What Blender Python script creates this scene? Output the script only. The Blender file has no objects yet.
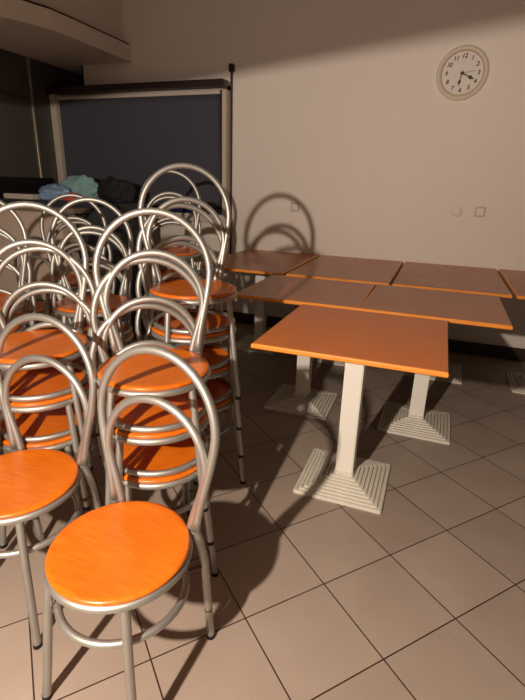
import bpy, bmesh, math, random
from mathutils import Vector, Matrix, noise
random.seed(7)
S = bpy.context.scene
COL = S.collection
PI = math.pi

# ------------------------------------------------------------ materials
def new_mat(name):
    m = bpy.data.materials.new(name); m.use_nodes = True
    nt = m.node_tree; b = nt.nodes['Principled BSDF']
    return m, nt, b
def srgb(r, g, b):
    f = lambda c: (c/255/12.92) if c/255 <= .04045 else ((c/255+.055)/1.055)**2.4
    return (f(r), f(g), f(b), 1)
def plain(name, col, rough=.5, metal=0, coat=0, nscale=0, namt=0, bump=0, spec=None, stretch=None):
    m, nt, b = new_mat(name)
    b.inputs['Base Color'].default_value = col
    b.inputs['Roughness'].default_value = rough
    b.inputs['Metallic'].default_value = metal
    if spec is not None: b.inputs['Specular IOR Level'].default_value = spec
    if coat: b.inputs['Coat Weight'].default_value = coat; b.inputs['Coat Roughness'].default_value = .15
    if nscale:
        tc = nt.nodes.new('ShaderNodeTexCoord'); mp = nt.nodes.new('ShaderNodeMapping')
        nt.links.new(tc.outputs['Object'], mp.inputs['Vector'])
        if stretch: mp.inputs['Scale'].default_value = stretch
        n = nt.nodes.new('ShaderNodeTexNoise'); n.inputs['Scale'].default_value = nscale; n.inputs['Detail'].default_value = 6
        nt.links.new(mp.outputs['Vector'], n.inputs['Vector'])
        mx = nt.nodes.new('ShaderNodeMix'); mx.data_type = 'RGBA'
        mx.inputs[6].default_value = tuple(c*(1-namt) for c in col[:3]) + (1,)
        mx.inputs[7].default_value = tuple(min(1, c*(1+namt)) for c in col[:3]) + (1,)
        nt.links.new(n.outputs['Fac'], mx.inputs[0]); nt.links.new(mx.outputs[2], b.inputs['Base Color'])
        if bump:
            bp = nt.nodes.new('ShaderNodeBump'); bp.inputs['Strength'].default_value = bump; bp.inputs['Distance'].default_value = .002
            nt.links.new(n.outputs['Fac'], bp.inputs['Height']); nt.links.new(bp.outputs['Normal'], b.inputs['Normal'])
    return m

def wood(name, c1, c2, rough, angle=0, scale=9, coat=.0, dirt=0):
    m, nt, b = new_mat(name); L = nt.links.new
    tc = nt.nodes.new('ShaderNodeTexCoord'); mp = nt.nodes.new('ShaderNodeMapping')
    mp.inputs['Rotation'].default_value = (0, 0, angle); mp.inputs['Scale'].default_value = (1.5, 14, 1)
    L(tc.outputs['Object'], mp.inputs['Vector'])
    n = nt.nodes.new('ShaderNodeTexNoise'); n.inputs['Scale'].default_value = scale; n.inputs['Detail'].default_value = 5
    n.inputs['Distortion'].default_value = .6
    L(mp.outputs['Vector'], n.inputs['Vector'])
    n2 = nt.nodes.new('ShaderNodeTexNoise'); n2.inputs['Scale'].default_value = 5; n2.inputs['Detail'].default_value = 3
    L(tc.outputs['Object'], n2.inputs['Vector'])
    ad = nt.nodes.new('ShaderNodeMath'); ad.operation = 'MULTIPLY_ADD'; ad.inputs[1].default_value = .6
    sc = nt.nodes.new('ShaderNodeMath'); sc.operation = 'MULTIPLY'; sc.inputs[1].default_value = .4
    L(n2.outputs['Fac'], sc.inputs[0]); L(n.outputs['Fac'], ad.inputs[0]); L(sc.outputs[0], ad.inputs[2])
    r = nt.nodes.new('ShaderNodeValToRGB'); r.color_ramp.elements[0].position = .35; r.color_ramp.elements[1].position = .65
    r.color_ramp.elements[0].color = c1; r.color_ramp.elements[1].color = c2
    L(ad.outputs[0], r.inputs[0]); L(r.outputs[0], b.inputs['Base Color'])
    b.inputs['Roughness'].default_value = rough
    if dirt:
        mr = nt.nodes.new('ShaderNodeMapRange'); mr.inputs[3].default_value = rough-.08; mr.inputs[4].default_value = rough+dirt
        L(n2.outputs['Fac'], mr.inputs[0]); L(mr.outputs[0], b.inputs['Roughness'])
    if coat: b.inputs['Coat Weight'].default_value = coat; b.inputs['Coat Roughness'].default_value = .12
    return m

M = {}
M['metal'] = plain('painted_silver_tube', srgb(176, 174, 167), .48, .8, nscale=14, namt=.14)
M['dark_metal'] = plain('dark_screw', srgb(110, 96, 80), .5, .6)
M['rubber'] = plain('black_rubber', srgb(18, 17, 16), .7)
M['seat'] = wood('orange_lacquered_plywood', srgb(198, 92, 10), srgb(226, 120, 24), .32, angle=-1.25, scale=9)
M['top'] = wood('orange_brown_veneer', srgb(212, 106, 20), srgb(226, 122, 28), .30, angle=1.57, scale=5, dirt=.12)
M['top_worn_sheen'] = wood('sheen_browned_veneer', srgb(178, 108, 66), srgb(194, 124, 80), .27, angle=1.57, scale=4, dirt=.2)  # worn tops; reflected wall sheen is mixed into the browner, paler colour
M['edge'] = wood('light_beech_edge', srgb(226, 138, 46), srgb(238, 152, 58), .35, angle=0, scale=6)
M['cast'] = plain('cream_painted_cast_iron', srgb(226, 219, 203), .55, nscale=22, namt=.12, bump=.4)
M['column'] = plain('cream_painted_column', srgb(238, 233, 222), .45, nscale=8, namt=.03)
M['clock_rim'] = plain('ivory_clock_rim', srgb(232, 220, 200), .35)
M['clock_gold'] = plain('dull_gold_ring', srgb(206, 190, 164), .4, 0)
M['clock_face'] = plain('white_clock_face', srgb(232, 222, 210), .5)
M['ink'] = plain('black_ink', srgb(22, 18, 16), .5)
M['white_plastic'] = plain('yellowed_white_plastic', srgb(196, 180, 164), .4)
M['blank_plastic'] = plain('wall_painted_cover', srgb(233, 221, 208), .5)
M['black'] = plain('black_laminate', srgb(20, 18, 18), .5, nscale=12, namt=.2)
M['ledge'] = plain('dark_slate_laminate', srgb(50, 53, 60), .5, nscale=12, namt=.15)
M['blind_box'] = plain('dark_brown_blind_cassette', srgb(44, 26, 22), .45)
M['blind'] = plain('slate_blue_blind_fabric', srgb(108, 107, 120), .85, nscale=60, namt=.08)
M['frame'] = plain('white_window_frame', srgb(206, 194, 178), .5)
M['glass'] = plain('night_window_glass', srgb(40, 46, 82), .15)
M['cladding'] = plain('dark_grey_green_panel', srgb(82, 78, 72), .42, nscale=3, namt=.06)
M['steel'] = plain('polished_strip', srgb(190, 178, 160), .3, .7)
M['counter'] = plain('speckled_grey_stone', srgb(128, 112, 96), .4, nscale=120, namt=.35)
M['panel'] = plain('pale_counter_panel', srgb(206, 184, 166), .55, nscale=4, namt=.04)
M['skirting_and_gap'] = plain('dark_skirting_and_shadow_gap', srgb(58, 38, 36), .4)
M['teal'] = plain('pale_teal_cloth', srgb(136, 178, 178), .8, nscale=20, namt=.15, bump=.6)
M['bluebag'] = plain('pale_blue_plastic', srgb(140, 172, 204), .4, nscale=20, namt=.12, bump=.6)
M['red'] = plain('coral_red_cloth', srgb(214, 84, 76), .8, nscale=20, namt=.15)
M['blackcloth'] = plain('black_cloth', srgb(26, 24, 28), .8, nscale=20, namt=.2, bump=.6)

def wall_mat():
    m, nt, b = new_mat('cream_wall_paint'); L = nt.links.new
    tc = nt.nodes.new('ShaderNodeTexCoord')
    n = nt.nodes.new('ShaderNodeTexNoise'); n.inputs['Scale'].default_value = 1.1; n.inputs['Detail'].default_value = 8
    L(tc.outputs['Object'], n.inputs['Vector'])
    mp = nt.nodes.new('ShaderNodeMapping'); mp.inputs['Scale'].default_value = (16, 1, .7); L(tc.outputs['Object'], mp.inputs['Vector'])
    n2 = nt.nodes.new('ShaderNodeTexNoise'); n2.inputs['Scale'].default_value = 1; n2.inputs['Detail'].default_value = 4
    L(mp.outputs['Vector'], n2.inputs['Vector'])
    mx = nt.nodes.new('ShaderNodeMix'); mx.data_type = 'RGBA'
    mx.inputs[6].default_value = srgb(231, 219, 206); mx.inputs[7].default_value = srgb(244, 234, 222)
    ad = nt.nodes.new('ShaderNodeMath'); ad.operation = 'ADD'
    m2 = nt.nodes.new('ShaderNodeMath'); m2.operation = 'MULTIPLY'; m2.inputs[1].default_value = .35
    m1 = nt.nodes.new('ShaderNodeMath'); m1.operation = 'MULTIPLY'; m1.inputs[1].default_value = .65
    L(n.outputs['Fac'], m1.inputs[0]); L(n2.outputs['Fac'], m2.inputs[0]); L(m1.outputs[0], ad.inputs[0]); L(m2.outputs[0], ad.inputs[1])
    L(ad.outputs[0], mx.inputs[0]); L(mx.outputs[2], b.inputs['Base Color'])
    b.inputs['Roughness'].default_value = .6
    f = nt.nodes.new('ShaderNodeTexNoise'); f.inputs['Scale'].default_value = 90; L(tc.outputs['Object'], f.inputs['Vector'])
    bp = nt.nodes.new('ShaderNodeBump'); bp.inputs['Strength'].default_value = .15; bp.inputs['Distance'].default_value = .002
    L(f.outputs['Fac'], bp.inputs['Height']); L(bp.outputs['Normal'], b.inputs['Normal'])
    return m
M['wall'] = wall_mat()
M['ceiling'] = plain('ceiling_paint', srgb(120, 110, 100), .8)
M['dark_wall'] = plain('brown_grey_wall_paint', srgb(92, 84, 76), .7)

TILE = .3102
def floor_mat():
    m, nt, b = new_mat('beige_porcelain_tiles'); L = nt.links.new
    uv = nt.nodes.new('ShaderNodeUVMap'); uv.uv_map = 'UVMap'
    sep = nt.nodes.new('ShaderNodeSeparateXYZ'); L(uv.outputs[0], sep.inputs[0])
    ds = []; fl = []
    for k in (0, 1):
        fr = nt.nodes.new('ShaderNodeMath'); fr.operation = 'FRACT'; L(sep.outputs[k], fr.inputs[0])
        a = nt.nodes.new('ShaderNodeMath'); a.operation = 'SUBTRACT'; L(fr.outputs[0], a.inputs[0]); a.inputs[1].default_value = .5
        c = nt.nodes.new('ShaderNodeMath'); c.operation = 'ABSOLUTE'; L(a.outputs[0], c.inputs[0]); ds.append(c)
        g = nt.nodes.new('ShaderNodeMath'); g.operation = 'FLOOR'; L(sep.outputs[k], g.inputs[0]); fl.append(g)
    mxx = nt.nodes.new('ShaderNodeMath'); mxx.operation = 'MAXIMUM'; L(ds[0].outputs[0], mxx.inputs[0]); L(ds[1].outputs[0], mxx.inputs[1])
    gr = nt.nodes.new('ShaderNodeMapRange'); gr.inputs[1].default_value = .4915; gr.inputs[2].default_value = .4945; L(mxx.outputs[0], gr.inputs[0])
    cmb = nt.nodes.new('ShaderNodeCombineXYZ'); L(fl[0].outputs[0], cmb.inputs[0]); L(fl[1].outputs[0], cmb.inputs[1])
    wn = nt.nodes.new('ShaderNodeTexWhiteNoise'); wn.noise_dimensions = '2D'; L(cmb.outputs[0], wn.inputs['Vector'])
    sp = nt.nodes.new('ShaderNodeTexNoise'); sp.inputs['Scale'].default_value = 60; sp.inputs['Detail'].default_value = 4; sp.inputs['Roughness'].default_value = .8; L(uv.outputs[0], sp.inputs['Vector'])
    st = nt.nodes.new('ShaderNodeTexNoise'); st.inputs['Scale'].default_value = 1.3; st.inputs['Detail'].default_value = 6; L(uv.outputs[0], st.inputs['Vector'])
    mx = nt.nodes.new('ShaderNodeMix'); mx.data_type = 'RGBA'; mx.inputs[6].default_value = srgb(134, 116, 103); mx.inputs[7].default_value = srgb(190, 172, 156)
    s1 = nt.nodes.new('ShaderNodeMath'); s1.operation = 'MULTIPLY'; s1.inputs[1].default_value = .18; L(wn.outputs['Value'], s1.inputs[0])
    s2 = nt.nodes.new('ShaderNodeMath'); s2.operation = 'MULTIPLY_ADD'; s2.inputs[1].default_value = .45; L(sp.outputs['Fac'], s2.inputs[0]); L(s1.outputs[0], s2.inputs[2])
    s3 = nt.nodes.new('ShaderNodeMath'); s3.operation = 'MULTIPLY_ADD'; s3.inputs[1].default_value = .4; L(st.outputs['Fac'], s3.inputs[0]); L(s2.outputs[0], s3.inputs[2])
    L(s3.outputs[0], mx.inputs[0])
    # small dark specks of dirt
    vo = nt.nodes.new('ShaderNodeTexVoronoi'); vo.inputs['Scale'].default_value = 5; L(uv.outputs[0], vo.inputs['Vector'])
    vr = nt.nodes.new('ShaderNodeMapRange'); vr.inputs[1].default_value = .045; vr.inputs[2].default_value = .03; L(vo.outputs['Distance'], vr.inputs[0])
    vc = nt.nodes.new('ShaderNodeSeparateXYZ'); L(vo.outputs['Color'], vc.inputs[0])
    vg = nt.nodes.new('ShaderNodeMath'); vg.operation = 'GREATER_THAN'; vg.inputs[1].default_value = .86; L(vc.outputs[0], vg.inputs[0])
    vm = nt.nodes.new('ShaderNodeMath'); vm.operation = 'MULTIPLY'; L(vr.outputs[0], vm.inputs[0]); L(vg.outputs[0], vm.inputs[1])
    vm2 = nt.nodes.new('ShaderNodeMath'); vm2.operation = 'MULTIPLY'; vm2.inputs[1].default_value = .6; L(vm.outputs[0], vm2.inputs[0])
    md = nt.nodes.new('ShaderNodeMix'); md.data_type = 'RGBA'; L(vm2.outputs[0], md.inputs[0]); L(mx.outputs[2], md.inputs[6]); md.inputs[7].default_value = srgb(70, 50, 40)
    mg = nt.nodes.new('ShaderNodeMix'); mg.data_type = 'RGBA'; L(gr.outputs[0], mg.inputs[0]); L(md.outputs[2], mg.inputs[6]); mg.inputs[7].default_value = srgb(58, 38, 28)
    L(mg.outputs[2], b.inputs['Base Color'])
    b.inputs['Roughness'].default_value = .48
    iv = nt.nodes.new('ShaderNodeMath'); iv.operation = 'SUBTRACT'; iv.inputs[0].default_value = 1; L(gr.outputs[0], iv.inputs[1])
    bp = nt.nodes.new('ShaderNodeBump'); bp.inputs['Strength'].default_value = .5; bp.inputs['Distance'].default_value = .002
    L(iv.outputs[0], bp.inputs['Height']); L(bp.outputs['Normal'], b.inputs['Normal'])
    return m
M['floor'] = floor_mat()

# ------------------------------------------------------------ helpers
def obj(name, bm, mat, parent=None, loc=None, smooth=False):
    me = bpy.data.meshes.new(name)
    bmesh.ops.recalc_face_normals(bm, faces=bm.faces[:])
    if smooth:
        for f in bm.faces: f.smooth = True
    bm.to_mesh(me); bm.free()
    if smooth == 'edges':
        me.set_sharp_from_angle(angle=math.radians(40))
    mats = mat if isinstance(mat, (list, tuple)) else [mat]
    for m in mats: me.materials.append(m)
    o = bpy.data.objects.new(name, me); COL.objects.link(o)
    if parent: o.parent = parent
    if loc: o.location = loc
    return o
def thing(name, label, cat, loc=(0, 0, 0), rotz=0, group=None):
    o = bpy.data.objects.new(name, None); COL.objects.link(o); o.empty_display_size = .1
    o.location = loc; o.rotation_euler = (0, 0, rotz); tag(o, label, cat, group); return o
def tag(o, label=None, cat=None, group=None, kind=None):
    if label: o['label'] = label
    if cat: o['category'] = cat
    if group: o['group'] = group
    if kind: o['kind'] = kind
    return o
def box(bm, x0, x1, y0, y1, z0, z1, bev=0, mi=0):
    r = bmesh.ops.create_cube(bm, size=1)
    for v in r['verts']:
        v.co = Vector(((x0+x1)/2+v.co.x*(x1-x0), (y0+y1)/2+v.co.y*(y1-y0), (z0+z1)/2+v.co.z*(z1-z0)))
    fs = set(f for v in r['verts'] for f in v.link_faces)
    for f in fs: f.material_index = mi
    if bev:
        es = list(set(e for v in r['verts'] for e in v.link_edges))
        bmesh.ops.bevel(bm, geom=es, offset=bev, segments=2, affect='EDGES')
def structbox(name, dims, mat, bev=0):
    bm = bmesh.new(); box(bm, *dims, bev); o = obj(name, bm, mat); o['kind'] = 'structure'; return o
def tube(bm, pts, r, closed=False, seg=12, cap=True, radii=None):
    pts = [Vector(p) for p in pts]; n = len(pts)
    tan = []
    for i in range(n):
        a = pts[(i-1) % n] if (closed or i > 0) else pts[i]
        b = pts[(i+1) % n] if (closed or i < n-1) else pts[i]
        tan.append((b-a).normalized())
    up = Vector((0, 0, 1)) if abs(tan[0].z) < .9 else Vector((0, 1, 0))
    nrm = (up - tan[0]*up.dot(tan[0])).normalized()
    rings = []
    for i in range(n):
        nrm = (nrm - tan[i]*nrm.dot(tan[i])).normalized(); bi = tan[i].cross(nrm)
        rr = radii[i] if radii else r
        rings.append([bm.verts.new(pts[i] + (nrm*math.cos(2*PI*k/seg) + bi*math.sin(2*PI*k/seg))*rr) for k in range(seg)])
    m = n if closed else n-1
    for i in range(m):
        A, B = rings[i], rings[(i+1) % n]
        for k in range(seg): bm.faces.new((A[k], A[(k+1) % seg], B[(k+1) % seg], B[k]))
    if not closed and cap:
        bm.faces.new(rings[0]); bm.faces.new(rings[-1])
def lathe(bm, prof, seg=48, axis='z', c=(0, 0, 0)):
    rings = []; c = Vector(c)
    for r, h in prof:
        if r < 1e-6: rings.append([bm.verts.new(c + (Vector((0, 0, h)) if axis == 'z' else Vector((0, -h, 0))))]); continue
        ring = []
        for k in range(seg):
            a = 2*PI*k/seg
            ring.append(bm.verts.new(c + (Vector((r*math.cos(a), r*math.sin(a), h)) if axis == 'z' else Vector((r*math.cos(a), -h, r*math.sin(a))))))
        rings.append(ring)
    for A, B in zip(rings, rings[1:]):
        for k in range(seg):
            if len(A) == 1 and len(B) == 1: continue
            if len(A) == 1: bm.faces.new((A[0], B[k], B[(k+1) % seg]))
            elif len(B) == 1: bm.faces.new((A[k], A[(k+1) % seg], B[0]))
            else: bm.faces.new((A[k], A[(k+1) % seg], B[(k+1) % seg], B[k]))
def spline(ctrl, n=8):
    P = [Vector(p) for p in ctrl]; P = [P[0]*2-P[1]] + P + [P[-1]*2-P[-2]]
    out = []
    for i in range(1, len(P)-2):
        for k in range(n):
            t = k/n; a, b, c, d = P[i-1:i+3]
            out.append(.5*((2*b)+(c-a)*t+(2*a-5*b+4*c-d)*t*t+(3*b-a-3*c+d)*t**3))
    out.append(P[-2]); return out

WY = 4.185   # inner face of the back wall
LX = -3.77   # left wall, behind the bar
RX, RY = -3.46, 4.56   # the back wall stops at RX above the window; a recess runs back to RY
# ------------------------------------------------------------ room shell
bm = bmesh.new()
vs = [bm.verts.new(p) for p in ((LX, -4, 0), (3, -4, 0), (3, WY, 0), (LX, WY, 0))]
f = bm.faces.new(vs); uvl = bm.loops.layers.uv.new('UVMap')
ca, sa = math.cos(.845), math.sin(.845)
for l in f.loops:
    x, y = l.vert.co.x+.411, l.vert.co.y-1.047
    l[uvl].uv = ((ca*x+sa*y)/TILE, (-sa*x+ca*y)/TILE)
o = obj('floor', bm, M['floor']); o['kind'] = 'structure'
CZ = 3.2
WX0, WX1, WZ0, WZ1 = LX, -1.89, 1.02, 2.135   # window opening
bm = bmesh.new()
box(bm, WX1, 3, WY, WY+.2, 0, CZ); box(bm, LX-.15, WX1, WY, WY+.2, 0, WZ0)
box(bm, RX, WX1, WY, WY+.2, WZ1, CZ); box(bm, LX-.15, RX+.2, RY, RY+.1, WZ0, CZ); box(bm, RX, RX+.1, WY+.2, RY, WZ1, CZ)
o = obj('wall_back', bm, M['wall']); o['kind'] = 'structure'
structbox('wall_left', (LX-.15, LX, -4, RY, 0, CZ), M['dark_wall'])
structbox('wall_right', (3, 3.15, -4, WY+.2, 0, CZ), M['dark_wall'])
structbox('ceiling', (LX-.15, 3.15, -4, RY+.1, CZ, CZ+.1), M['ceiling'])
structbox('baseboard_back', (-2.7, 3, WY-.014, WY, 0, .11), M['skirting_and_gap'], .003)
# added beam above the view, unseen, blocks the lamp to shade the upper wall
bm = bmesh.new()
p0, p1 = Vector((-1.012, 0.797)), Vector((-0.442, 0.447)); d = (p1-p0).normalized(); nn = Vector((d.y, -d.x))
A = p0 - d*1.3; B = p1 + d*3.4
q = [A, B, B+nn*.12, A+nn*.12]
lo = [bm.verts.new((v.x, v.y, 1.74)) for v in q]; hi = [bm.verts.new((v.x, v.y, 2.15)) for v in q]
bm.faces.new(lo); bm.faces.new(hi)
for i in range(4): bm.faces.new((lo[i], lo[(i+1) % 4], hi[(i+1) % 4], hi[i]))
o = obj('shade_beam', bm, M['wall']); o['kind'] = 'structure'

# soffit over the bar: a slab with a bulkhead set back above it
edge = [(RX, RY), (RX, WY), (-2.9, WY), (-2.9, 3.75), (-2.9, 3.45), (-2.91, 3.22), (-2.97, 3.02), (-3.08, 2.82), (-3.3, 2.6), (LX, 2.32)]
def slab(name, ed, z0, z1, mat):
    bm = bmesh.new(); pl = ed + [(LX, RY)]
    lo = [bm.verts.new((x, y, z0)) for x, y in pl]; hi = [bm.verts.new((x, y, z1)) for x, y in pl]
    bm.faces.new(lo); bm.faces.new(hi); n = len(pl)
    for i in range(n): bm.faces.new((lo[i], lo[(i+1) % n], hi[(i+1) % n], hi[i]))
    o = obj(name, bm, mat); o['kind'] = 'structure'; return o
slab('trim_2', edge, 2.37, 2.50, M['wall'])
inset = lambda d: [(max(LX+.001, x-(d if y < WY-.01 or x > RX+.1 else 0)), y+(d if y < 3 else 0)) for x, y in edge]
slab('shadow_gap_strip', inset(.02), 2.5005, 2.520, M['skirting_and_gap'])  # dark strip painted in place of the shadow line above the slab
slab('trim_3', inset(.07), 2.5205, CZ, M['wall'])
# dark panels on the left wall behind the bar
bm = bmesh.new()
for y0, y1, z0, z1 in ((3.81, RY-.002, 0, 2.369), (2.4, 3.77, 2.035, 2.369), (2.4, 3.77, 1.64, 2.025), (2.4, 3.77, 0, 1.63)):
    box(bm, LX, LX+.015, y0, y1, z0, z1, .002)
o = obj('trim_4', bm, M['cladding']); o['kind'] = 'structure'
structbox('trim_5', (LX, LX+.03, 3.775, 3.805, 1.1, 2.369), M['steel'], .004)
structbox('trim_6', (RX-.02, RX, WY-.004, WY+.03, WZ1, 2.369), M['black'], .003)
bm = bmesh.new(); lathe(bm, [(0, .0), (.04, .0), (.045, -.004), (.05, -.004), (.055, 0), (.055, .01)], 32, c=(-3.28, 3.72, 2.369))
tag(obj('recessed_downlight', bm, M['clock_rim'], smooth='edges'), 'small round unlit downlight set in underside of the lowered ceiling slab', 'ceiling light')

# window
bm = bmesh.new()
fw = .055
box(bm, WX0+.002, WX0+fw+.03, WY-.17, WY+.1, WZ0, WZ1, .004); box(bm, WX1-.04, WX1, WY-.105, WY+.1, WZ0, WZ1, .004)
box(bm, WX0+.002, WX1, WY-.105, WY+.1, WZ1-.04, WZ1, .004); box(bm, WX0+.002, WX1, WY-.11, WY+.1, WZ0, WZ0+.035, .004)
w = obj('window_1', bm, M['frame']); w['kind'] = 'structure'
bm = bmesh.new(); box(bm, WX0+.02, WX1-.02, WY-.03, WY-.02, WZ0+.02, WZ1-.02); g = obj('window_glass', bm, M['glass'], w)
bm = bmesh.new(); box(bm, WX0+.002, WX1+.03, WY-.14, WY-.001, WZ0-.03, WZ0, .004); obj('window_sill', bm, M['frame'], w)
# roller blind
t = thing('roller_blind', 'slate blue roller blind in a dark cassette across the night window', 'window blind', ((WX0+WX1)/2, WY-.085, WZ1))
cx = (WX0+WX1)/2
bm = bmesh.new(); box(bm, LX+.003-cx, -1.865-cx, -.13, -.021, -.032, .022, .006); obj('cassette', bm, M['blind_box'], t)
bm = bmesh.new(); box(bm, WX0+.06-cx, WX1-.05-cx, -.04, -.022, -.075, -.045, .003); obj('top_rail', bm, M['frame'], t)
bm = bmesh.new()
X0, X1 = WX0+.075-cx, WX1-.045-cx; nx, nz = 40, 12; grid = []
for i in range(nx+1):
    row = []
    for k in range(nz+1):
        x = X0+(X1-X0)*i/nx; z = -.075-(.94)*k/nz
        row.append(bm.verts.new((x, -.034+.004*math.sin(x*9)*k/nz, z)))
    grid.append(row)
for i in range(nx):
    for k in range(nz): bm.faces.new((grid[i][k], grid[i+1][k], grid[i+1][k+1], grid[i][k+1]))
bmesh.ops.solidify(bm, geom=bm.faces[:], thickness=.002)
obj('blind_cloth', bm, M['blind'], t, smooth=True)
bm = bmesh.new(); box(bm, X0, X1, -.042, -.026, -1.03, -1.012, .004); obj('bottom_bar', bm, M['blind_box'], t)

# pole beside the window
t = thing('blind_crank_rod', 'thin dark rod hanging on the wall right of the window', 'rod', (-1.873, WY, 0))
bm = bmesh.new(); tube(bm, [(0, -.03, .55), (0, -.03, 2.27)], .009); obj('rod', bm, M['blind_box'], t, smooth='edges')
bm = bmesh.new(); box(bm, -.02, .02, -.05, 0, 2.24, 2.30, .004); obj('bracket', bm, M['black'], t)

# wall plates
def plate(name, label, x, z, round_=False, mat=None):
    if round_:
        bm = bmesh.new(); lathe(bm, [(.042, 0), (.042, .004), (.038, .007), (0, .007)], 32, 'y', (0, 0, 0))
        o = obj(name, bm, mat, None, (x, WY, z), smooth='edges'); return tag(o, label, 'wall plate')
    t = thing(name, label, 'wall plate', (x, WY, z))
    bm = bmesh.new(); box(bm, -.04, .04, -.009, 0, -.04, .04, .004); obj('cover_plate', bm, mat, t)
    bm = bmesh.new(); box(bm, -.026, .026, -.013, -.0085, -.026, .026, .003); obj('rocker', bm, M['clock_face'], t)
plate('wall_socket', 'small square wall plate above left end of the back tables', -1.25, 1.154, mat=M['white_plastic'])
plate('wall_socket', 'square wall plate below the clock, beside the round cover', .277, 1.18, mat=M['white_plastic'])
plate('round_cover', 'round painted-over blank cover on wall below the clock', .108, 1.173, True, M['blank_plastic'])

# ------------------------------------------------------------ clock
def clock():
    t = thing('wall_clock', 'round ivory wall clock with black numerals high on the wall', 'clock', (-.012, WY, 2.153)); R = .181
    bm = bmesh.new(); lathe(bm, [(.0, 0), (R-.006, 0), (R, .008), (R-.002, .020), (R-.010, .030), (R-.018, .033), (R-.026, .030), (R-.030, .024), (R-.032, .018)], 72, 'y')
    obj('outer_rim', bm, M['clock_rim'], t, smooth='edges')
    bm = bmesh.new(); lathe(bm, [(R-.028, .020), (R-.031, .027), (R-.034, .028), (R-.038, .024), (R-.040, .014)], 72, 'y')
    obj('gold_ring', bm, M['clock_gold'], t, smooth='edges')
    bm = bmesh.new(); lathe(bm, [(0, .0135), (R-.031, .0135), (R-.031, .001)], 72, 'y'); obj('dial', bm, M['clock_face'], t)
    for h in range(1, 13):
        cu = bpy.data.curves.new('n', 'FONT'); cu.body = str(h); cu.size = .039; cu.align_x = 'CENTER'; cu.align_y = 'CENTER'; cu.shear = .2; cu.extrude = .0006; cu.offset = .0011
        to = bpy.data.objects.new('n', cu); COL.objects.link(to); bpy.context.view_layer.update()
        me = bpy.data.meshes.new_from_object(to.evaluated_get(bpy.context.evaluated_depsgraph_get()))
        a = math.radians(90-30*h); r = .112
        mat = Matrix.Translation((r*math.cos(a), -.0142, r*math.sin(a))) @ Matrix.Rotation(PI/2, 4, 'X')
        me.transform(mat); bm = bmesh.new(); bm.from_mesh(me); obj('numeral', bm, M['ink'], t)
        bpy.data.objects.remove(to); bpy.data.curves.remove(cu); bpy.data.meshes.remove(me)
    def hand(deg, L, w, back, y, spade=True):
        bm = bmesh.new(); a = math.radians(90-deg); u = Vector((math.cos(a), 0, math.sin(a))); v = Vector((-math.sin(a), 0, math.cos(a)))
        prof = [(-back, w), (0, w*1.1), (L*.5, w*.7), (L*.62, w*2.3), (L*.72, w*2.6), (L*.85, w*1.1), (L, w*.3)] if spade else [(-back, w), (L, w*.6)]
        for yy in (0, 1):
            pass
        top = [bm.verts.new(u*s+v*k+Vector((0, y, 0))) for s, k in prof] + [bm.verts.new(u*s-v*k+Vector((0, y, 0))) for s, k in reversed(prof)]
        f = bm.faces.new(top); r = bmesh.ops.extrude_face_region(bm, geom=[f])
        for e in r['geom']:
            if isinstance(e, bmesh.types.BMVert): e.co.y += .0012
        return bm
    obj('hour_hand', hand(116, .096, .0048, .012, -.0175), M['ink'], t)
    obj('minute_hand', hand(191, .084, .0038, .015, -.0198), M['ink'], t)
    obj('second_hand', hand(82, .088, .0012, .02, -.0220, False), M['ink'], t)
    bm = bmesh.new(); lathe(bm, [(.0105, .012), (.0105, .024), (0, .025)], 20, 'y'); obj('hub', bm, M['ink'], t, smooth='edges')
clock()

# ------------------------------------------------------------ tables
def table_base_bm():
    bm = bmesh.new(); n = 8; H = .2
    prof = [(H, 0), (H, .010), (H-.004, .013)]
    z = .013
    w = (H-.004-.045)/n
    for i in range(n):
        s = H-.004-w*i; z0 = .013+.0052*i
        prof += [(s-w*.55, z0+.0015), (s-w*.62, z0-.007), (s-w*.85, z0-.007), (s-w*.95, z0+.0052)]
    prof += [(.045, .013+.0052*n), (.045, .066)]
    rings = []
    for s, zz in prof:
        c = min(.010, s*.18); pts = []
        for qx, qy, a0 in ((1, 1, 0), (-1, 1, 90), (-1, -1, 180), (1, -1, 270)):
            for k in range(4):
                a = math.radians(a0+30*k); pts.append((qx*(s-c)+c*math.cos(a), qy*(s-c)+c*math.sin(a)))
        rings.append([bm.verts.new((x, y, zz)) for x, y in pts])
    for A, B in zip(rings, rings[1:]):
        m = len(A)
        for k in range(m): bm.faces.new((A[k], A[(k+1) % m], B[(k+1) % m], B[k]))
    bm.faces.new(rings[0]); bm.faces.new(rings[-1]); return bm
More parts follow.
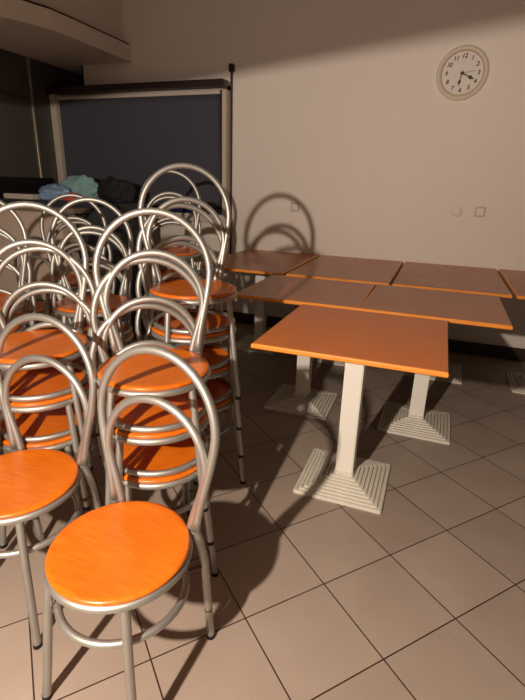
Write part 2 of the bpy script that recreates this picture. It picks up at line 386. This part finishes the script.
def make_table(wx, wy, mat, label, loc, group=None, rot=0):
    t = thing('cafe_table', label, 'table', loc, rot, group)
    bm = bmesh.new(); box(bm, -wx/2+.004, wx/2-.004, -wy/2+.004, wy/2-.004, .738, .750, .0015); obj('tabletop', bm, mat, t)
    bm = bmesh.new(); e = .012
    # solid lipping around the board
    x, y = wx/2, wy/2
    prof = [(0, .7495), (-.004, .7475), (-.0, .741)]
    rings = []
    for off, z in ((-.0035, .7508), (.001, .7495), (.004, .744), (.004, .734), (.0, .730), (-.02, .7285), (-.02, .7385), (-.0035, .7385)):
        rings.append([bm.verts.new((sx*(x+off-.004), sy*(y+off-.004), z)) for sx, sy in ((1, 1), (-1, 1), (-1, -1), (1, -1))])
    rings.append(rings[0])
    for A, B in zip(rings, rings[1:]):
        for k in range(4): bm.faces.new((A[k], A[(k+1) % 4], B[(k+1) % 4], B[k]))
    obj('edge_lipping', bm, M['edge'], t)
    bm = bmesh.new(); box(bm, -wx/2+.02, wx/2-.02, -wy/2+.02, wy/2-.02, .7265, .7379); obj('underside_board', bm, M['black'], t)
    bm = bmesh.new(); box(bm, -.16, .16, -.16, .16, .716, .7262, .002); box(bm, -.05, .05, -.05, .05, .70, .7165); obj('mounting_plate', bm, M['black'], t)
    bm = bmesh.new(); box(bm, -.041, .041, -.041, .041, .060, .702, .004); obj('column', bm, M['column'], t, smooth=False)
    obj('base', table_base_bm(), M['cast'], t)
    return t
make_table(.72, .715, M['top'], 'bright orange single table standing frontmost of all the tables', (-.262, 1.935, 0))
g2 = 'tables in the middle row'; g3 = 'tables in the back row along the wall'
make_table(.70, .69, M['top_worn_sheen'], 'left table of the two-table middle row', (-.684, 2.675, 0), g2, .01)
make_table(.715, .70, M['top_worn_sheen'], 'right table of the two-table middle row, partly behind orange front table', (.026, 2.68, 0), g2, -.01)
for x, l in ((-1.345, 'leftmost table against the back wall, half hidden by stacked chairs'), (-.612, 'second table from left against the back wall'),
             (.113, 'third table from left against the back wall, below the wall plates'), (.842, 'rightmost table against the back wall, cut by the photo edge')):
    make_table(.705, 1.08, M['top_worn_sheen'], l, (x, 3.625, 0), g3)

# ------------------------------------------------------------ chairs
TR = .0118
def half_hoop(base, wide_x, wide_z, top_z, yb, yt, z0):
    """right half control points of a pear-shaped hoop, from base up to top"""
    def yy(z): return yb + (yt-yb)*((z-z0)/(top_z-z0))**.9 if z > z0 else yb
    pts = []
    bx = base
    for k in range(9):                      # base to widest, eased
        s = k/8; e = s*s*(3-2*s); z = z0+(wide_z-z0)*s
        pts.append((bx+(wide_x-bx)*(.35*s+.65*e), yy(z), z))
    for k in range(1, 13):
        a = PI/2*k/12; z = wide_z+(top_z-wide_z)*math.sin(a)
        pts.append((wide_x*math.cos(a), yy(z), z))
    return pts
def make_chair():
    t = thing('bistro_chair', '', 'chair')
    # seat
    bm = bmesh.new()
    lathe(bm, [(0, .4455), (.10, .4465), (.145, .4495), (.163, .4515), (.171, .4513), (.1765, .4485), (.178, .4440), (.1765, .4395), (.172, .4382), (0, .4382)], 64)
    obj('seat', bm, M['seat'], t, smooth=True)
    bm = bmesh.new(); R = .1715
    tube(bm, [(R*math.cos(2*PI*k/56), R*math.sin(2*PI*k/56), .4270) for k in range(56)], TR, closed=True, seg=12); obj('seat_ring', bm, M['metal'], t, smooth=True)
    bm = bmesh.new(); R = .163
    tube(bm, [(R*math.cos(2*PI*k/48), R*math.sin(2*PI*k/48), .3065) for k in range(48)], .0105, closed=True, seg=10); obj('stretcher_ring', bm, M['metal'], t, smooth=True)
    # outer hoop, continuing below the seat into the rear legs
    h = half_hoop(.142, .187, .725, .923, .132, .180, .45)
    pts = h + [(-x, y, z) for x, y, z in reversed(h[:-1])]
    bm = bmesh.new(); tube(bm, pts, TR, seg=12); obj('outer_hoop', bm, M['metal'], t, smooth=True)
    h = half_hoop(.119, .163, .620, .791, .140, .162, .432)
    pts = h + [(-x, y, z) for x, y, z in reversed(h[:-1])]
    bm = bmesh.new(); tube(bm, pts, TR, seg=12); obj('inner_hoop', bm, M['metal'], t, smooth=True)
    for s in (-1, 1):
        # rear leg
        c = spline([(s*.141, .132, .450), (s*.143, .142, .42), (s*.146, .157, .36), (s*.148, .166, .29), (s*.148, .178, .15), (s*.149, .190, .012)], 5)
        bm = bmesh.new(); tube(bm, c, TR, seg=12, radii=[TR]*len(c)); l = obj('leg', bm, M['metal'], t, smooth='edges')
        bm = bmesh.new(); p, q = Vector((s*.1482, .1797, .13)), Vector((s*.1483, .1803, .123)); tube(bm, [p, q], TR+.0008); obj('sleeve_ring', bm, M['dark_metal'], l, smooth='edges')
        bm = bmesh.new(); tube(bm, [(s*.149, .1893, .014), (s*.149, .1905, 0)], TR+.0015); obj('rubber_foot', bm, M['rubber'], l, smooth='edges')
        bm = bmesh.new(); bmesh.ops.create_uvsphere(bm, u_segments=10, v_segments=6, radius=.006, matrix=Matrix.Translation((s*.140, .153, .3065))); tube(bm, [(s*.113, .116, .3065), (s*.146, .163, .303)], .0065); obj('bracket', bm, M['dark_metal'], l, smooth='edges')
        # front leg
        a = Vector((s*.118, -.121, .424)); b = Vector((s*.152, -.164, .012))
        c = spline([a, a.lerp(b, .12)+Vector((s*.001, -.001, 0)), a.lerp(b, .35)+Vector((s*.001, -.002, 0)), a.lerp(b, .7), b], 5)
        bm = bmesh.new(); tube(bm, c, TR, seg=12); l = obj('leg', bm, M['metal'], t, smooth='edges')
        bm = bmesh.new(); tube(bm, [b+Vector((0, 0, .002)), b-Vector((0, 0, .012))], TR+.001); obj('rubber_foot', bm, M['rubber'], l, smooth='edges')
        bm = bmesh.new(); bmesh.ops.create_uvsphere(bm, u_segments=10, v_segments=6, radius=.006, matrix=Matrix.Translation((s*.119, -.124, .3065))); obj('screw', bm, M['dark_metal'], l, smooth=True)
    return t
proto = make_chair(); used = [False]
def dup(root):
    r = root.copy(); COL.objects.link(r)
    for ch in list(root.children):
        c = ch.copy(); COL.objects.link(c); c.parent = r
        for g in list(ch.children):
            d = g.copy(); COL.objects.link(d); d.parent = c
    return r
def chair(x, y, z, rz, label, group):
    r = proto if not used[0] else dup(proto); used[0] = True
    r.location = (x, y, z); r.rotation_euler = (0, 0, rz); r['label'] = label; r['group'] = group
PITCH = .1576
names4 = ['bottom', 'second from bottom', 'third from bottom', 'topmost']
names3 = ['bottom', 'middle', 'topmost']
def stack(x, y, rz, n, where, group, twist=0, jit=.003):
    # rz is the topmost chair's heading; each chair below is turned a little further
    nm = names4 if n == 4 else names3
    for k in range(n):
        chair(x+random.uniform(-jit, jit), y+random.uniform(-jit, jit), k*PITCH, rz+math.radians(twist)*(n-1-k)+random.uniform(-.02, .02),
              'orange seated tubular chair, %s in the %s' % (nm[k], where), group)
chair(-.651, .770, 0, math.radians(-5), 'silver hoop-back chair with round orange seat standing alone frontmost', 'single chairs at the front')
chair(-1.115, .880, 0, math.radians(3), 'single hoop-back chair cut by left photo edge beside frontmost chair', 'single chairs at the front')
stack(-.803, 1.192, math.radians(30), 3, 'stack right behind the frontmost chair', 'chairs of the centre stack', 6)
stack(-1.31, 1.20, math.radians(36), 3, 'stack behind the left single chair', 'chairs of the left stack', -6)
stack(-.922, 1.675, math.radians(38), 4, 'tall stack nearest the tables', 'chairs of the tall right stack', 6)
stack(-1.54, 1.79, math.radians(34), 3, 'stack between left and tall right stacks', 'chairs of the middle stack', 4)
stack(-1.58, 2.60, math.radians(30), 4, 'tall stack farthest back before the window', 'chairs of the tall rear stack')
stack(-2.03, 2.20, math.radians(30), 3, 'stack below the counter end, behind the middle one', 'chairs of the rear stack by the counter', -8)
stack(-2.0, 1.55, math.radians(30), 3, 'stack at far left photo edge', 'chairs of the far left stack')
chair(-2.72, 2.45, 0, math.radians(5), 'single hoop-back chair in the gloom before the pale counter front', 'single chair by the counter')

# ------------------------------------------------------------ bar counter and what lies on it
t = thing('bar_counter', 'bar counter with speckled grey top and pale front panel at left', 'counter', (-3.69, 3.0, 0))
bm = bmesh.new(); box(bm, 0, 1.0, 0, .2, 1.075, 1.113, .006); obj('worktop', bm, M['counter'], t)
bm = bmesh.new(); box(bm, 0, .84, .03, .19, .335, 1.074); obj('front_panel', bm, M['panel'], t)
bm = bmesh.new(); box(bm, 0, .86, .02, .19, 0, .334, .004); obj('plinth', bm, M['counter'], t)
bm = bmesh.new(); box(bm, -3.69, -2.42, 3.215, 3.60, 0, 1.155, .006)
tag(obj('back_counter', bm, M['ledge']), 'dark slate ledge running behind the speckled counter under the window', 'counter')
bm = bmesh.new(); box(bm, -3.752, -3.695, 2.6, 3.9, 0, 1.335, .008)
tag(obj('black_cabinet', bm, M['black']), 'low black cabinet standing against the dark left wall behind the bar', 'cabinet')
t = thing('serving_tray', 'shallow white box lying on dark ledge at left photo edge', 'box', (-3.50, 3.30, 1.1553))
bm = bmesh.new(); box(bm, -.16, .17, -.07, .08, 0, .042, .006); obj('tray_body', bm, M['frame'], t)
bm = bmesh.new(); box(bm, -.14, .15, -.05, .06, .0425, .056, .004); obj('lid', bm, M['black'], t)
def blob(name, label, cat, c, r, mat, seed, amp=.35, parent=None, flat=.0):
    bm = bmesh.new(); bmesh.ops.create_icosphere(bm, subdivisions=5, radius=1)
    for v in bm.verts:
        p = v.co.copy(); q = p*1.6+Vector((seed*7.1, seed*3.3, 0))
        k = 1+amp*(noise.noise(q)*.9+noise.noise(q*2.7)*.45+.2*abs(noise.noise(q*6)))
        v.co = Vector((p.x*k*r[0], p.y*k*r[1], max(p.z*k, -.55)*r[2]+.55*r[2]))
    o = obj(name, bm, mat, None, c, smooth=True)
    return tag(o, label, cat)
blob('plastic_bag', 'crumpled pale blue bag lying on the dark ledge', 'bag', (-3.20, 3.36, 1.156), (.165, .08, .080), M['bluebag'], 1, .22)
blob('folded_cloth', 'pale teal cloth heaped behind the blue bag', 'cloth', (-3.05, 3.50, 1.156), (.20, .07, .135), M['teal'], 2, .30)
blob('folded_cloth', 'small coral red cloth beside the pale blue bag', 'cloth', (-2.99, 3.34, 1.156), (.10, .045, .042), M['red'], 3, .25)
blob('cloth_bag', 'lumpy black bag on the ledge before the window', 'bag', (-2.64, 3.47, 1.156), (.175, .07, .125), M['blackcloth'], 4, .3)

# ------------------------------------------------------------ light
def area(name, loc, target, size, power, col, sizey=None):
    l = bpy.data.lights.new(name, 'AREA'); l.energy = power; l.size = size; l.color = col
    if sizey: l.shape = 'RECTANGLE'; l.size_y = sizey
    o = bpy.data.objects.new(name, l); COL.objects.link(o); o.location = loc
    o.rotation_euler = (Vector(target)-Vector(loc)).to_track_quat('-Z', 'Y').to_euler(); return o
pl = bpy.data.lights.new('entrance_lamp', 'POINT'); pl.energy = 280; pl.color = (1, .85, .72); pl.shadow_soft_size = .024
po = bpy.data.objects.new('entrance_lamp', pl); COL.objects.link(po); po.location = (-.66, -.58, 1.545)
sl = bpy.data.lights.new('upper_wall_fill', 'SPOT'); sl.energy = 68; sl.color = (1, .82, .70); sl.spot_size = math.radians(62); sl.spot_blend = 1; sl.shadow_soft_size = .12  # added fill spot that lifts the shaded upper wall, no real fixture
so = bpy.data.objects.new('upper_wall_fill', sl); COL.objects.link(so); so.location = (-.7, -.9, 2.75)
so.rotation_euler = (Vector((-.9, WY, 3.0))-so.location).to_track_quat('-Z', 'Y').to_euler()
area('overhead_fill', (1.0, 2.2, 3.1), (1.0, 2.2, 0), 1.6, 1, (1, .84, .78))  # added soft fill from overhead, not a real lamp
area('front_fill', (-.5, -3.2, 2.0), (-.5, 3, 1.0), 3.0, 1.2, (1, .86, .80), 1.8)  # added weak fill from behind the camera, no real source there
w = bpy.data.worlds.new('world'); S.world = w; w.use_nodes = True
w.node_tree.nodes['Background'].inputs[0].default_value = (1, .82, .68, 1); w.node_tree.nodes['Background'].inputs[1].default_value = .02

# ------------------------------------------------------------ camera
cam = bpy.data.cameras.new('camera'); co = bpy.data.objects.new('camera', cam); COL.objects.link(co)
cam.sensor_fit = 'HORIZONTAL'; cam.sensor_width = 36; cam.lens = 31.694; cam.clip_start = .05
r_ = Vector((0.93583610, 0.35123072, 0.02911676)); d_ = Vector((0.14355161, -0.30442314, -0.94165784)); f_ = Vector((-0.32187535, 0.88541715, -0.33530989))
m = Matrix((r_, -d_, -f_)).transposed().to_4x4(); m.translation = (0, 0, 1.328); co.matrix_world = m
S.camera = co
S.view_settings.view_transform = 'Standard'; S.view_settings.look = 'None'; S.view_settings.gamma = 1; S.view_settings.exposure = 0
S.view_settings.use_curve_mapping = False
